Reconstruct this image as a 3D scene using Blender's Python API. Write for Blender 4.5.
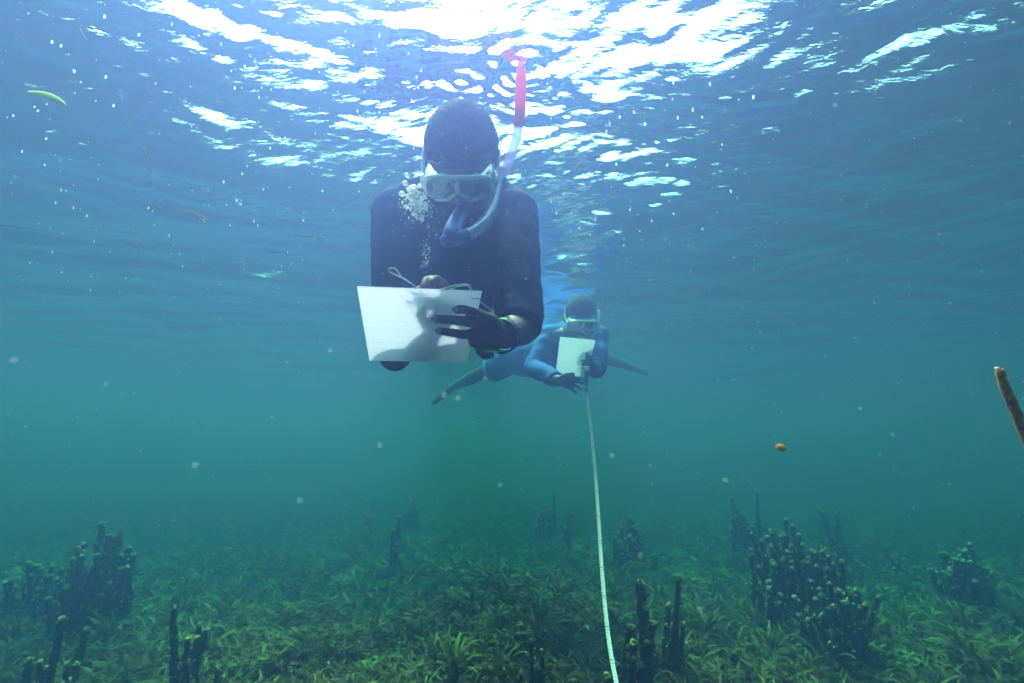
import bpy, bmesh, math, random
import numpy as np
from mathutils import Vector, Matrix, Quaternion, noise
R = math.radians
S = bpy.context.scene
for o in list(bpy.data.objects):
    bpy.data.objects.remove(o)
COL = S.collection
random.seed(11)
rng = np.random.default_rng(5)

# ------------------------------------------------------------------ camera, sky, sun, exposure
PITCH = R(12.0); F = 512.0; CAMZ = 1.0; WATER_Z = 1.80
cd = bpy.data.cameras.new('camera'); cam = bpy.data.objects.new('camera', cd); COL.objects.link(cam)
cd.sensor_width = 36; cd.lens = 18; cd.clip_start = .02; cd.clip_end = 500
cd.dof.use_dof = True; cd.dof.focus_distance = 1.2; cd.dof.aperture_fstop = 5.6
cam.location = (0, 0, CAMZ); cam.rotation_euler = (R(90) + PITCH, 0, 0); S.camera = cam
SUN_EL = R(67); SUN_AZ = R(-24)
w = bpy.data.worlds.new('World'); S.world = w; w.use_nodes = True
wn = w.node_tree; bg = wn.nodes['Background']; sk = wn.nodes.new('ShaderNodeTexSky')
sk.sky_type = 'NISHITA'; sk.sun_disc = False; sk.sun_elevation = SUN_EL; sk.sun_rotation = SUN_AZ
sk.dust_density = 6.0; sk.air_density = .8; sk.ozone_density = .6
wn.links.new(sk.outputs[0], bg.inputs[0]); bg.inputs[1].default_value = 0.15
ld = bpy.data.lights.new('sun', 'SUN'); ld.energy = 5.0; ld.angle = R(.7); ld.color = (1, .50, .54)
sun = bpy.data.objects.new('sun', ld); COL.objects.link(sun)
sdir = Vector((math.sin(SUN_AZ) * math.cos(SUN_EL), math.cos(SUN_AZ) * math.cos(SUN_EL), math.sin(SUN_EL)))
sun.rotation_euler = sdir.to_track_quat('Z', 'Y').to_euler(); sun.location = (0, 0, 20)
S.view_settings.view_transform = 'Standard'; S.view_settings.look = 'None'; S.view_settings.gamma = 1
S.view_settings.exposure = 2.9
S.cycles.volume_bounces = 4; S.cycles.max_bounces = 10; S.cycles.transparent_max_bounces = 16
S.cycles.transmission_bounces = 6; S.cycles.glossy_bounces = 4; S.cycles.diffuse_bounces = 2
S.cycles.sample_clamp_indirect = 4; S.cycles.caustics_refractive = False
SCAT = (.038, .052, .150); ABSO = (.74, .150, .325); ANISO = .8

# ------------------------------------------------------------------ helpers
def P(px, py, d):
    """world point seen d metres in front of the lens, used to read positions off the photograph"""
    x = (px - 512) / F * d; y = (341.5 - py) / F * d
    return Vector((x, d * math.cos(PITCH) - y * math.sin(PITCH), CAMZ + d * math.sin(PITCH) + y * math.cos(PITCH)))
RT = Vector((1, 0, 0)); UP = Vector((0, -math.sin(PITCH), math.cos(PITCH))); TOCAM = Vector((0, -math.cos(PITCH), -math.sin(PITCH)))

def mat(name, col=(.5, .5, .5), rough=.6, spec=.3, col2=None, nscale=20, bump=0, bscale=60, trans=0, metallic=0, coords='Object'):
    m = bpy.data.materials.new(name); m.use_nodes = True; n = m.node_tree
    b = n.nodes['Principled BSDF']
    b.inputs['Base Color'].default_value = (*col, 1); b.inputs['Roughness'].default_value = rough
    b.inputs['Specular IOR Level'].default_value = spec; b.inputs['Metallic'].default_value = metallic
    tc = n.nodes.new('ShaderNodeTexCoord')
    if col2:
        t = n.nodes.new('ShaderNodeTexNoise'); t.inputs['Scale'].default_value = nscale; t.inputs['Detail'].default_value = 5
        cr = n.nodes.new('ShaderNodeValToRGB'); cr.color_ramp.elements[0].position = .35; cr.color_ramp.elements[1].position = .68
        cr.color_ramp.elements[0].color = (*col, 1); cr.color_ramp.elements[1].color = (*col2, 1)
        n.links.new(tc.outputs[coords], t.inputs['Vector']); n.links.new(t.outputs['Fac'], cr.inputs[0])
        n.links.new(cr.outputs[0], b.inputs['Base Color'])
    if bump:
        t = n.nodes.new('ShaderNodeTexNoise'); t.inputs['Scale'].default_value = bscale; t.inputs['Detail'].default_value = 6
        bp = n.nodes.new('ShaderNodeBump'); bp.inputs['Strength'].default_value = bump; bp.inputs['Distance'].default_value = .01
        n.links.new(tc.outputs[coords], t.inputs['Vector']); n.links.new(t.outputs['Fac'], bp.inputs['Height'])
        n.links.new(bp.outputs[0], b.inputs['Normal'])
    if trans:
        tr = n.nodes.new('ShaderNodeBsdfTranslucent'); mx = n.nodes.new('ShaderNodeMixShader'); mx.inputs[0].default_value = trans
        src = b.inputs['Base Color'].links
        if src: n.links.new(src[0].from_socket, tr.inputs[0])
        else: tr.inputs[0].default_value = (*col, 1)
        out = n.nodes['Material Output']
        n.links.new(b.outputs[0], mx.inputs[1]); n.links.new(tr.outputs[0], mx.inputs[2]); n.links.new(mx.outputs[0], out.inputs[0])
    return m

def clear_mat(name, tint=(1, 1, 1), body=.3, body_col=(.8, .8, .8), rough=.1, gloss=.15):
    """see-through plastic or glass: transparent + a little white body + shine"""
    m = bpy.data.materials.new(name); m.use_nodes = True; n = m.node_tree; n.nodes.clear()
    out = n.nodes.new('ShaderNodeOutputMaterial')
    t = n.nodes.new('ShaderNodeBsdfTransparent'); t.inputs[0].default_value = (*tint, 1)
    d = n.nodes.new('ShaderNodeBsdfDiffuse'); d.inputs[0].default_value = (*body_col, 1)
    tl = n.nodes.new('ShaderNodeBsdfTranslucent'); tl.inputs[0].default_value = (*body_col, 1)
    dm = n.nodes.new('ShaderNodeMixShader'); dm.inputs[0].default_value = .5
    n.links.new(d.outputs[0], dm.inputs[1]); n.links.new(tl.outputs[0], dm.inputs[2])
    g = n.nodes.new('ShaderNodeBsdfGlossy'); g.inputs['Roughness'].default_value = rough
    m1 = n.nodes.new('ShaderNodeMixShader'); m1.inputs[0].default_value = body
    m2 = n.nodes.new('ShaderNodeMixShader'); m2.inputs[0].default_value = gloss
    n.links.new(t.outputs[0], m1.inputs[1]); n.links.new(dm.outputs[0], m1.inputs[2])
    n.links.new(m1.outputs[0], m2.inputs[1]); n.links.new(g.outputs[0], m2.inputs[2]); n.links.new(m2.outputs[0], out.inputs[0])
    return m

def link(name, me, parent=None):
    o = bpy.data.objects.new(name, me); COL.objects.link(o)
    if parent: o.parent = parent
    return o
def meshobj(name, bm, m, parent=None, smooth=True):
    me = bpy.data.meshes.new(name); bm.to_mesh(me); bm.free()
    if smooth: me.shade_smooth()
    me.materials.append(m)
    if parent and parent.type == 'EMPTY':
        me.transform(Matrix.Translation(-parent.location))
    return link(name, me, parent)
def arrays(name, co, quads, m, parent=None, cols=None, smooth=True):
    """fast mesh from numpy arrays of points and quads"""
    me = bpy.data.meshes.new(name); co = np.asarray(co, dtype=np.float32); q = np.asarray(quads, dtype=np.int32)
    me.vertices.add(len(co)); me.vertices.foreach_set('co', co.ravel())
    me.loops.add(q.size); me.loops.foreach_set('vertex_index', q.ravel())
    me.polygons.add(len(q)); me.polygons.foreach_set('loop_start', np.arange(len(q), dtype=np.int32) * q.shape[1])
    me.update(calc_edges=True)
    if cols is not None:
        a = me.color_attributes.new('tone', 'FLOAT_COLOR', 'POINT'); a.data.foreach_set('color', np.asarray(cols, dtype=np.float32).ravel())
    if smooth: me.shade_smooth()
    me.materials.append(m)
    return link(name, me, parent)
def thing(name, label, cat, loc=(0, 0, 0), group=None):
    o = bpy.data.objects.new(name, None); COL.objects.link(o); o.location = loc; o.empty_display_size = .05
    o['label'] = label; o['category'] = cat
    if group: o['group'] = group
    return o
def tag(o, label, cat, group=None):
    o['label'] = label; o['category'] = cat
    if group: o['group'] = group
    return o

def tube(bm, pts, rad, seg=10, cap=True, flat=1.0, side=None, smooth=2):
    """swept tube; flat<1 squashes it across; smooth>0 refines the path with Catmull-Rom"""
    pts = [Vector(p) for p in pts]
    rad = list(rad) if hasattr(rad, '__len__') else [rad] * len(pts)
    if smooth:
        q = []; r2 = []
        n = len(pts)
        for i in range(n - 1):
            p0, p1, p2, p3 = pts[max(i - 1, 0)], pts[i], pts[i + 1], pts[min(i + 2, n - 1)]
            for k in range(smooth):
                t = k / smooth
                q.append(.5 * ((2 * p1) + (p2 - p0) * t + (2 * p0 - 5 * p1 + 4 * p2 - p3) * t * t + (3 * p1 - p0 - 3 * p2 + p3) * t ** 3))
                r2.append(rad[i] * (1 - t) + rad[i + 1] * t)
        q.append(pts[-1]); r2.append(rad[-1]); pts, rad = q, r2
    rings = []; prev = side.copy() if side else None
    for i, p in enumerate(pts):
        t = (pts[min(i + 1, len(pts) - 1)] - pts[max(i - 1, 0)]).normalized()
        if prev is None:
            prev = t.orthogonal()
        a = (prev - t * prev.dot(t)).normalized(); b = t.cross(a); prev = a
        rings.append([bm.verts.new(p + (a * math.cos(2 * math.pi * j / seg) + b * math.sin(2 * math.pi * j / seg) * flat) * rad[i]) for j in range(seg)])
    for i in range(len(rings) - 1):
        for j in range(seg):
            bm.faces.new((rings[i][j], rings[i][(j + 1) % seg], rings[i + 1][(j + 1) % seg], rings[i + 1][j]))
    if cap:
        bm.faces.new(rings[0][::-1]); bm.faces.new(rings[-1])
    return bm
def ellipsoid(bm, c, r, rot=None, u=16, v=10):
    M = Matrix.Translation(c) @ (rot.to_4x4() if rot else Matrix()) @ Matrix.Diagonal((*r, 1))
    bmesh.ops.create_uvsphere(bm, u_segments=u, v_segments=v, radius=1, matrix=M)
def capsule(bm, a, b, ra, rb, seg=14, flat_end=False):
    a, b = Vector(a), Vector(b); t = (b - a).normalized(); s = t.orthogonal().normalized(); s2 = t.cross(s)
    prof = []
    for k in range(5): th = R(-88 + 88 * k / 4); prof.append((a + t * ra * math.sin(th), ra * math.cos(th)))
    if flat_end: prof.append((b, rb))
    else:
        for k in range(5): th = R(88 * k / 4); prof.append((b + t * rb * math.sin(th), rb * math.cos(th)))
    rings = [[bm.verts.new(c + (s * math.cos(2 * math.pi * j / seg) + s2 * math.sin(2 * math.pi * j / seg)) * r) for j in range(seg)] for c, r in prof]
    for i in range(len(rings) - 1):
        for j in range(seg):
            bm.faces.new((rings[i][j], rings[i][(j + 1) % seg], rings[i + 1][(j + 1) % seg], rings[i + 1][j]))
    bm.faces.new(rings[0][::-1]); bm.faces.new(rings[-1])
def blob(name, prims, m, voxel, parent, smooth=3, amp=0, ascale=20):
    """grow ONE continuous surface over capsules ('c'), open sleeves ('t') and ellipsoids ('e')"""
    bm = bmesh.new()
    for p in prims:
        if p[0] == 'c': capsule(bm, *p[1:5])
        elif p[0] == 't': capsule(bm, *p[1:5], flat_end=True)
        else: ellipsoid(bm, p[1], p[2], p[3] if len(p) > 3 else None)
    me = bpy.data.meshes.new(name); bm.to_mesh(me); bm.free()
    tmp = bpy.data.objects.new('tmp', me); COL.objects.link(tmp)
    md = tmp.modifiers.new('r', 'REMESH'); md.mode = 'VOXEL'; md.voxel_size = voxel
    sm = tmp.modifiers.new('s', 'SMOOTH'); sm.factor = .6; sm.iterations = smooth
    dg = bpy.context.evaluated_depsgraph_get(); ev = tmp.evaluated_get(dg)
    out = bpy.data.meshes.new_from_object(ev, depsgraph=dg)
    bpy.data.objects.remove(tmp)
    if amp:
        nrm = [v.normal.copy() for v in out.vertices]
        for v, nn in zip(out.vertices, nrm):
            v.co += nn * amp * (noise.noise(v.co * ascale) + .5 * noise.noise(Vector((v.co.x * ascale * .6, v.co.y * ascale * 2.2, v.co.z * ascale * 1.8))))
    out.name = name; out.shade_smooth(); out.materials.clear(); out.materials.append(m)
    out.transform(Matrix.Translation(-parent.location))
    return link(name, out, parent)

# ------------------------------------------------------------------ water surface (real waves, seen from below)
RIP = []
for k in range(60):
    lam = 10 ** rng.uniform(math.log10(.045), math.log10(1.9)); th = rng.normal(1.35, .62)
    st = .020 if lam < .2 else .025
    RIP.append((2 * math.pi / lam * math.cos(th), 2 * math.pi / lam * math.sin(th), rng.uniform(0, 6.28), st * lam / (2 * math.pi) * rng.uniform(.4, 1.4)))
def surf_hit(px, py):
    d = P(px, py, 1.0) - Vector((0, 0, CAMZ)); t = (WATER_Z - CAMZ) / d.z
    return Vector((0, 0, CAMZ)) + d * t
# (px, py, size along the sight line, size across, steepness): wave faces tipped to let the sky in, negative ones added to keep it out
FACES = [(590, 30, .42, .75, -.17), (450, 74, .17, .13, -.55), (225, 22, .05, .16, .26), (262, 34, .03, .08, .3), (222, 116, .032, .05, .36), (945, 28, .045, .13, .34), (905, 44, .02, .06, .36), (1015, 10, .04, .09, .3), (640, 158, .03, .09, .38),
         (662, 148, .02, .05, .4), (730, 40, .025, .04, .34), (804, 92, .022, .03, .36), (790, 176, .016, .05, .44), (812, 168, .014, .05, .44), (590, 180, .022, .08, .38), (625, 62, .03, .09, .3),
         (350, 140, .012, .05, .26), (340, 120, .012, .04, .38), (600, 218, .016, .05, .44), (655, 206, .014, .03, .46), (540, 150, .03, .05, .4), (528, 118, .035, .035, .4), (610, 100, .014, .05, .36), (580, 130, .016, .05, .36)]
def wave_z(x, y):
    xx = x + .05 * np.sin(y * 3.1 + 1) + .03 * np.sin(x * 7 + y * 5); yy = y + .06 * np.sin(x * 2.7) + .03 * np.sin(y * 6 - x * 4)
    z = 0 * x
    for a, b, p, A in RIP: z = z + A * np.sin(a * xx + b * yy + p)
    # chop stirred up round the near swimmer; second patch added to break a reflection
    c = surf_hit(480, 95)
    e = np.exp(-(((x - c.x) / .75) ** 2 + ((y - c.y) / 1.0) ** 2))
    c = surf_hit(585, 270); e = e + .7 * np.exp(-(((x - c.x) / .5) ** 2 + ((y - c.y) / 1.0) ** 2))
    for k in range(34):
        lam = LAMC[k]; A = .026 * lam / (2 * math.pi) * 1.0
        z = z + e * A * np.sin(2 * math.pi / lam * (xx * math.cos(THC[k]) + yy * math.sin(THC[k])) + k * 1.7)
    for (px, py) in ((521, 78), (462, 88)):
        q = surf_hit(px, py); r = np.hypot(x - q.x, y - q.y)
        z = z + .0022 * np.sin(r * 2 * math.pi / .035) * np.exp(-(r / .11) ** 2)
    for px, py, a, b, s in FACES:
        q = surf_hit(px, py); dx, dy = q.x, q.y; L = math.hypot(dx, dy); dx /= L; dy /= L
        u = (x - q.x) * dx + (y - q.y) * dy + .25 * min(a, .06) * np.sin(x * 60 + y * 35 + 2 * np.sin(x * 23)) ; v = -(x - q.x) * dy + (y - q.y) * dx
        z = z + s * a * .62 * (-u / a) * np.exp(-(u / a) ** 2 - (v / b) ** 2) * (1 + (.45 if a < .06 else 0) * np.sin(v * 150 + 3 * np.sin(u * 90 + v * 40)) * np.cos(u * 130 + 2 * np.sin(v * 70)))
    return z
LAMC = [.02 + .13 * random.random() ** 1.5 for k in range(34)]; THC = [random.gauss(1.45, .6) for k in range(34)]
u = np.linspace(-1, 1, 901); xs = 45 * np.sinh(5.6 * u) / np.sinh(5.6)
v = np.linspace(-.62, 1, 701); ys = 1.25 + 45 * np.sinh(5.6 * v) / np.sinh(5.6)
def grid(xs, ys, zf, name, m):
    X, Y = np.meshgrid(xs, ys); Z = zf(X, Y); n, k = X.shape
    i = np.arange(n * k).reshape(n, k)
    q = np.stack([i[:-1, :-1], i[:-1, 1:], i[1:, 1:], i[1:, :-1]], -1).reshape(-1, 4)
    return arrays(name, np.stack([X, Y, Z], -1).reshape(-1, 3), q, m)
def water_mat():
    m = bpy.data.materials.new('water_surface'); m.use_nodes = True; n = m.node_tree; n.nodes.clear()
    out = n.nodes.new('ShaderNodeOutputMaterial'); mx = n.nodes.new('ShaderNodeMixShader')
    fr = n.nodes.new('ShaderNodeFresnel'); fr.inputs[0].default_value = 1.333
    t = n.nodes.new('ShaderNodeBsdfTransparent'); r = n.nodes.new('ShaderNodeBsdfRefraction')
    r.inputs['IOR'].default_value = 1.333; r.inputs['Roughness'].default_value = .16
    tm = n.nodes.new('ShaderNodeMixShader'); tm.inputs[0].default_value = .3
    g = n.nodes.new('ShaderNodeBsdfGlossy'); g.inputs['Roughness'].default_value = .02
    tc = n.nodes.new('ShaderNodeTexCoord'); mp = n.nodes.new('ShaderNodeMapping'); mp.inputs['Scale'].default_value = (.75, 1.5, 1)
    mp.inputs['Rotation'].default_value = (0, 0, .25)
    n1 = n.nodes.new('ShaderNodeTexNoise'); n1.inputs['Scale'].default_value = 34; n1.inputs['Detail'].default_value = 3
    n1.inputs['Distortion'].default_value = .6
    bp = n.nodes.new('ShaderNodeBump'); bp.inputs['Strength'].default_value = 1; bp.inputs['Distance'].default_value = .0018
    n.links.new(tc.outputs['Object'], mp.inputs[0]); n.links.new(mp.outputs[0], n1.inputs[0]); n2 = n.nodes.new('ShaderNodeTexNoise'); n2.inputs['Scale'].default_value = 120; n2.inputs['Detail'].default_value = 2; n.links.new(mp.outputs[0], n2.inputs[0])
    ad = n.nodes.new('ShaderNodeMath'); ad.operation = 'MULTIPLY_ADD'; ad.inputs[1].default_value = .28
    n.links.new(n2.outputs[0], ad.inputs[0]); n.links.new(n1.outputs[0], ad.inputs[2]); n.links.new(ad.outputs[0], bp.inputs['Height'])
    for q in (fr, r, g): n.links.new(bp.outputs[0], q.inputs['Normal'])
    n.links.new(t.outputs[0], tm.inputs[1]); n.links.new(r.outputs[0], tm.inputs[2])
    n.links.new(fr.outputs[0], mx.inputs[0]); n.links.new(tm.outputs[0], mx.inputs[1]); n.links.new(g.outputs[0], mx.inputs[2])
    n.links.new(mx.outputs[0], out.inputs[0]); return m
o = grid(xs, ys, lambda x, y: WATER_Z + wave_z(x, y), 'water_surface', water_mat()); o['kind'] = 'structure'

# ------------------------------------------------------------------ seabed
def bed_z(x, y):
    return (.045 * np.sin(x * 1.9 + .6) * np.cos(y * 1.6) + .035 * np.sin(x * 3.7 + y * 2.3) + .018 * np.sin(x * 8.1 - y * 6.3 + 1)
            + .07 * np.exp(-((x + .2) / 1.3) ** 2 - ((y - 3.6) / .9) ** 2) + .10 * np.exp(-((x - 2.6) / .6) ** 2 - ((y - 3.3) / .35) ** 2)
            - .10 * np.exp(-((x + 1.9) / .7) ** 2 - ((y - 2.1) / .5) ** 2) - .03)
m_bed = mat('seabed', (.010, .010, .005), .95, .1, (.03, .026, .012), 9, .8, 40)
us = np.linspace(-1, 1, 301); bx = 42 * np.sinh(4 * us) / np.sinh(4); vs = np.linspace(-.5, 1, 301); by = 2 + 42 * np.sinh(4 * vs) / np.sinh(4)
o = grid(bx, by, bed_z, 'seabed', m_bed); o['kind'] = 'structure'

# ------------------------------------------------------------------ plants
def leaf_mat(name, a, b, c):
    """strap-leaf algae; 'tone' carries each leaf's own greenness (0 brown olive .. 1 fresh green)"""
    m = bpy.data.materials.new(name); m.use_nodes = True; n = m.node_tree; bs = n.nodes['Principled BSDF']
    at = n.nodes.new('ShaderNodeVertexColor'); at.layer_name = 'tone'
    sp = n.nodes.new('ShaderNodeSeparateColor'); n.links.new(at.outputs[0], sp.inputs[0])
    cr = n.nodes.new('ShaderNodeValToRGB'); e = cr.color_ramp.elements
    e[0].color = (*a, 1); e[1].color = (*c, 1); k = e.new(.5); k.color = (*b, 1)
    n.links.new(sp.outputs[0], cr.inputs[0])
    nz = n.nodes.new('ShaderNodeTexNoise'); nz.inputs['Scale'].default_value = 45; nz.inputs['Detail'].default_value = 4
    tc = n.nodes.new('ShaderNodeTexCoord'); n.links.new(tc.outputs['Object'], nz.inputs[0])
    mx = n.nodes.new('ShaderNodeMix'); mx.data_type = 'RGBA'; mx.blend_type = 'MULTIPLY'; mx.inputs[0].default_value = .8
    r2 = n.nodes.new('ShaderNodeValToRGB'); r2.color_ramp.elements[0].position = .3; r2.color_ramp.elements[0].color = (.35, .32, .25, 1)
    r2.color_ramp.elements[1].position = .65; r2.color_ramp.elements[1].color = (1, 1, 1, 1)
    n.links.new(nz.outputs[0], r2.inputs[0]); n.links.new(cr.outputs[0], mx.inputs[6]); n.links.new(r2.outputs[0], mx.inputs[7])
    n.links.new(mx.outputs[2], bs.inputs['Base Color']); bs.inputs['Roughness'].default_value = .5; bs.inputs['Specular IOR Level'].default_value = .15
    tr = n.nodes.new('ShaderNodeBsdfTranslucent'); n.links.new(mx.outputs[2], tr.inputs[0])
    ms = n.nodes.new('ShaderNodeMixShader'); ms.inputs[0].default_value = .2
    n.links.new(bs.outputs[0], ms.inputs[1]); n.links.new(tr.outputs[0], ms.inputs[2]); n.links.new(ms.outputs[0], n.nodes['Material Output'].inputs[0])
    return m
m_leaf = leaf_mat('strap_leaf', (.17, .034, .006), (.26, .062, .008), (.42, .17, .020))

def leaves(base, head, length, width, arch, tone, nseg, twist=None, curl=None):
    """vectorised arching strap leaves with a keel. base (n,3), head (n) azimuth, arch (n) = how far the leaf bends over.
    returns points, quads, colours"""
    n = len(base); K = nseg + 1
    t = np.linspace(0, 1, K)[None, :]
    lean0 = arch[:, None] * .25; ang = lean0 + arch[:, None] * 1.25 * t ** 1.3     # angle from vertical
    if curl is None: curl = np.zeros(n)
    az = head[:, None] + curl[:, None] * t
    ds = (length / nseg)[:, None]
    hx = np.cumsum(np.sin(ang) * np.cos(az) * ds, 1) - np.sin(ang[:, :1]) * np.cos(az[:, :1]) * ds
    hy = np.cumsum(np.sin(ang) * np.sin(az) * ds, 1) - np.sin(ang[:, :1]) * np.sin(az[:, :1]) * ds
    hz = np.cumsum(np.cos(ang) * ds, 1) - np.cos(ang[:, :1]) * ds
    C = np.stack([base[:, None, 0] + hx, base[:, None, 1] + hy, base[:, None, 2] + hz], -1)
    wprof = width[:, None] * (np.sin(np.pi * np.clip(t * .86 + .1, 0, 1)) ** .6) * .5
    sx, sy = -np.sin(az), np.cos(az)
    side = np.stack([sx * wprof, sy * wprof, 0 * wprof], -1)
    if twist is not None:
        side[..., 2] += wprof * np.sin(twist[:, None] * (.4 + t))
    upn = np.stack([-np.cos(ang) * np.cos(az), -np.cos(ang) * np.sin(az), np.sin(ang)], -1) * wprof[..., None] * .35
    V = np.stack([C - side + upn, C, C + side + upn], 2)       # n,K,3,3
    co = V.reshape(-1, 3)
    i = np.arange(n * K * 3).reshape(n, K, 3)
    q = np.concatenate([np.stack([i[:, :-1, a], i[:, :-1, a + 1], i[:, 1:, a + 1], i[:, 1:, a]], -1).reshape(-1, 4) for a in (0, 1)])
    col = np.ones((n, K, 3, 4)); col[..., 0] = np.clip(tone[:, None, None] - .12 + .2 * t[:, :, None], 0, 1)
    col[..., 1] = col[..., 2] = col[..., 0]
    return co, q, col.reshape(-1, 4)
def drift(x, y):
    return 2.4 + 1.1 * np.sin(x * 1.3 + y * .7) + .9 * np.sin(y * 1.9 - x * .8 + 1)
def patch(x, y):
    return np.clip(.5 + .5 * np.sin(x * 2.3 + 1.2 * np.sin(y * 1.7)) * np.cos(y * 2.1 + .9 * np.sin(x * 2.9)) , 0, 1)
def meadow(name, y0, y1, ntuft, per, L, Wd, nseg, m):
    # tufts laid out evenly over the wedge of bed between y0 and y1
    y = np.sqrt(rng.uniform(y0 ** 2, y1 ** 2, ntuft)); x = rng.uniform(-1.3, 1.3, ntuft) * (y + .8)
    z = bed_z(x, y); pt = patch(x, y)
    tone = np.clip(.34 + .3 * (pt - .5) + rng.normal(0, .14, ntuft), 0, 1); tone[rng.random(ntuft) < .05] = .95
    idx = np.repeat(np.arange(ntuft), per); n = len(idx)
    base = np.stack([x[idx] + rng.normal(0, .018, n), y[idx] + rng.normal(0, .018, n), z[idx] - .01 + rng.uniform(0, .05, n)], -1)
    loose = rng.random(n) < .45
    head = np.where(loose, rng.uniform(0, 6.283, n), drift(x, y)[idx] + rng.normal(0, .45, n))
    ln = L * rng.uniform(.55, 1.25, n) * (.75 + .5 * pt[idx]); arch = rng.uniform(.8, 1.9, n)
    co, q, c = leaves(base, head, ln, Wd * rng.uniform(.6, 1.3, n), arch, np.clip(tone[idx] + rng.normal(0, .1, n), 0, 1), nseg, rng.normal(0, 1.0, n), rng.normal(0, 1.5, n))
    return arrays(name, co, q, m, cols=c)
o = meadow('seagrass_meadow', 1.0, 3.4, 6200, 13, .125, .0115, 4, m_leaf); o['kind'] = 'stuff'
o['label'] = 'dense bed of arching olive strap leaves covering the near seabed'
o = meadow('distant_seagrass_meadow', 3.4, 9.5, 7500, 9, .16, .016, 3, m_leaf); o['kind'] = 'stuff'
o['label'] = 'hazy far part of the leafy meadow fading into green water'
# low curly turf between the tufts
def turf():
    n = 26000
    y = np.sqrt(rng.uniform(1.0, 3.6 ** 2, n)); x = rng.uniform(-1.25, 1.25, n) * (y + .7)
    keep = patch(x + 3, y * 1.3) > .5; x, y = x[keep], y[keep]; n = len(x)
    base = np.stack([x, y, bed_z(x, y) + rng.uniform(0, .05, n)], -1)
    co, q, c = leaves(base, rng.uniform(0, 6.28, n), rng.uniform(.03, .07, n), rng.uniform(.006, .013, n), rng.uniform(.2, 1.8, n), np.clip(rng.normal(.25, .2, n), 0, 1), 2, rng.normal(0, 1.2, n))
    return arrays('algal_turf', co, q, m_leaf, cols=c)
o = turf(); o['kind'] = 'stuff'; o['label'] = 'short curly brown-green algal turf between the strap leaves'

# single tufts in the foreground, each leaf a part of its own
def leaf_mesh(k, tone):
    r = np.random.default_rng(100 + k)
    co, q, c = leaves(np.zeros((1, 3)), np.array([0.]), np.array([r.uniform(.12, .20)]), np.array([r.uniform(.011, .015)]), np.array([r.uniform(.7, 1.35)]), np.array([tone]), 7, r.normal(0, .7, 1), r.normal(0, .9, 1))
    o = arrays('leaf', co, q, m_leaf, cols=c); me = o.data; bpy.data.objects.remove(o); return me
LEAF = {t: [leaf_mesh(k, t) for k in range(7)] for t in (.2, .5, .7, .95)}
def ground_point(px, py):
    d = P(px, py, 1.0) - Vector((0, 0, CAMZ)); t = 1.0
    for k in range(30):
        q = Vector((0, 0, CAMZ)) + d * t; t += (q.z - (float(bed_z(q.x, q.y)) + .06)) / -d.z * .8
    q = Vector((0, 0, CAMZ)) + d * t
    return Vector((q.x, q.y, float(bed_z(q.x, q.y)) + .0))
def tuft(px, py, n, tone, scale, label, spread=6.283, az0=0, group=None):
    q = ground_point(px, py); t = thing('strap_leaf_tuft', label, 'algae', q + Vector((0, 0, .03)), group)
    for k in range(n):
        o = link('leaf', random.choice(LEAF[tone]), t)
        s = scale * random.uniform(.75, 1.15)
        o.rotation_euler = (random.gauss(0, .12), random.gauss(0, .15), az0 + spread * (k + random.random() * .6) / n); o.scale = (s, s, s)
        o.location = (random.gauss(0, .008), random.gauss(0, .008), random.uniform(0, .03))
    return t
tuft(676, 664, 15, .95, 1.0, 'fresh green rosette of strap leaves right of the tape at the bottom edge')
tuft(708, 640, 17, .7, 1.2, 'tall yellow-green fountain of strap leaves behind the fresh green rosette')
tuft(775, 655, 14, .7, 1.05, 'yellow-green strap-leaf tuft below the biggest finger-algae bush', 3.6, 2)
tuft(965, 655, 16, .7, 1.0, 'combed strap-leaf tuft beside the pale leafy clump on the right', 2.4, 1.9)
tuft(1010, 668, 14, .5, 1.0, 'strap-leaf tuft in the bottom right corner')
tuft(110, 640, 18, .7, 1.1, 'swept yellow-green tuft right of the small finger algae at far left', 2.2, 2.3)
tuft(455, 672, 16, .7, 1.0, 'bright strap-leaf tuft at the bottom edge right of the curly lettuce-like clump')
tuft(540, 640, 15, .5, 1.1, 'olive strap-leaf tuft left of the tape near the bottom edge')
TG = 'olive strap-leaf tufts in the foreground meadow'
TL = 'olive strap-leaf tuft scattered through the foreground meadow'
spots = [(x + random.uniform(-22, 22), y + random.uniform(-9, 9)) for y in (600, 630, 662) for x in range(30, 1024, 66)]
for x, y in spots:
    tuft(x, y, random.randint(10, 14), random.choice((.2, .5, .5, .7)), random.uniform(.75, 1.0), TL, group=TG)

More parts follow.
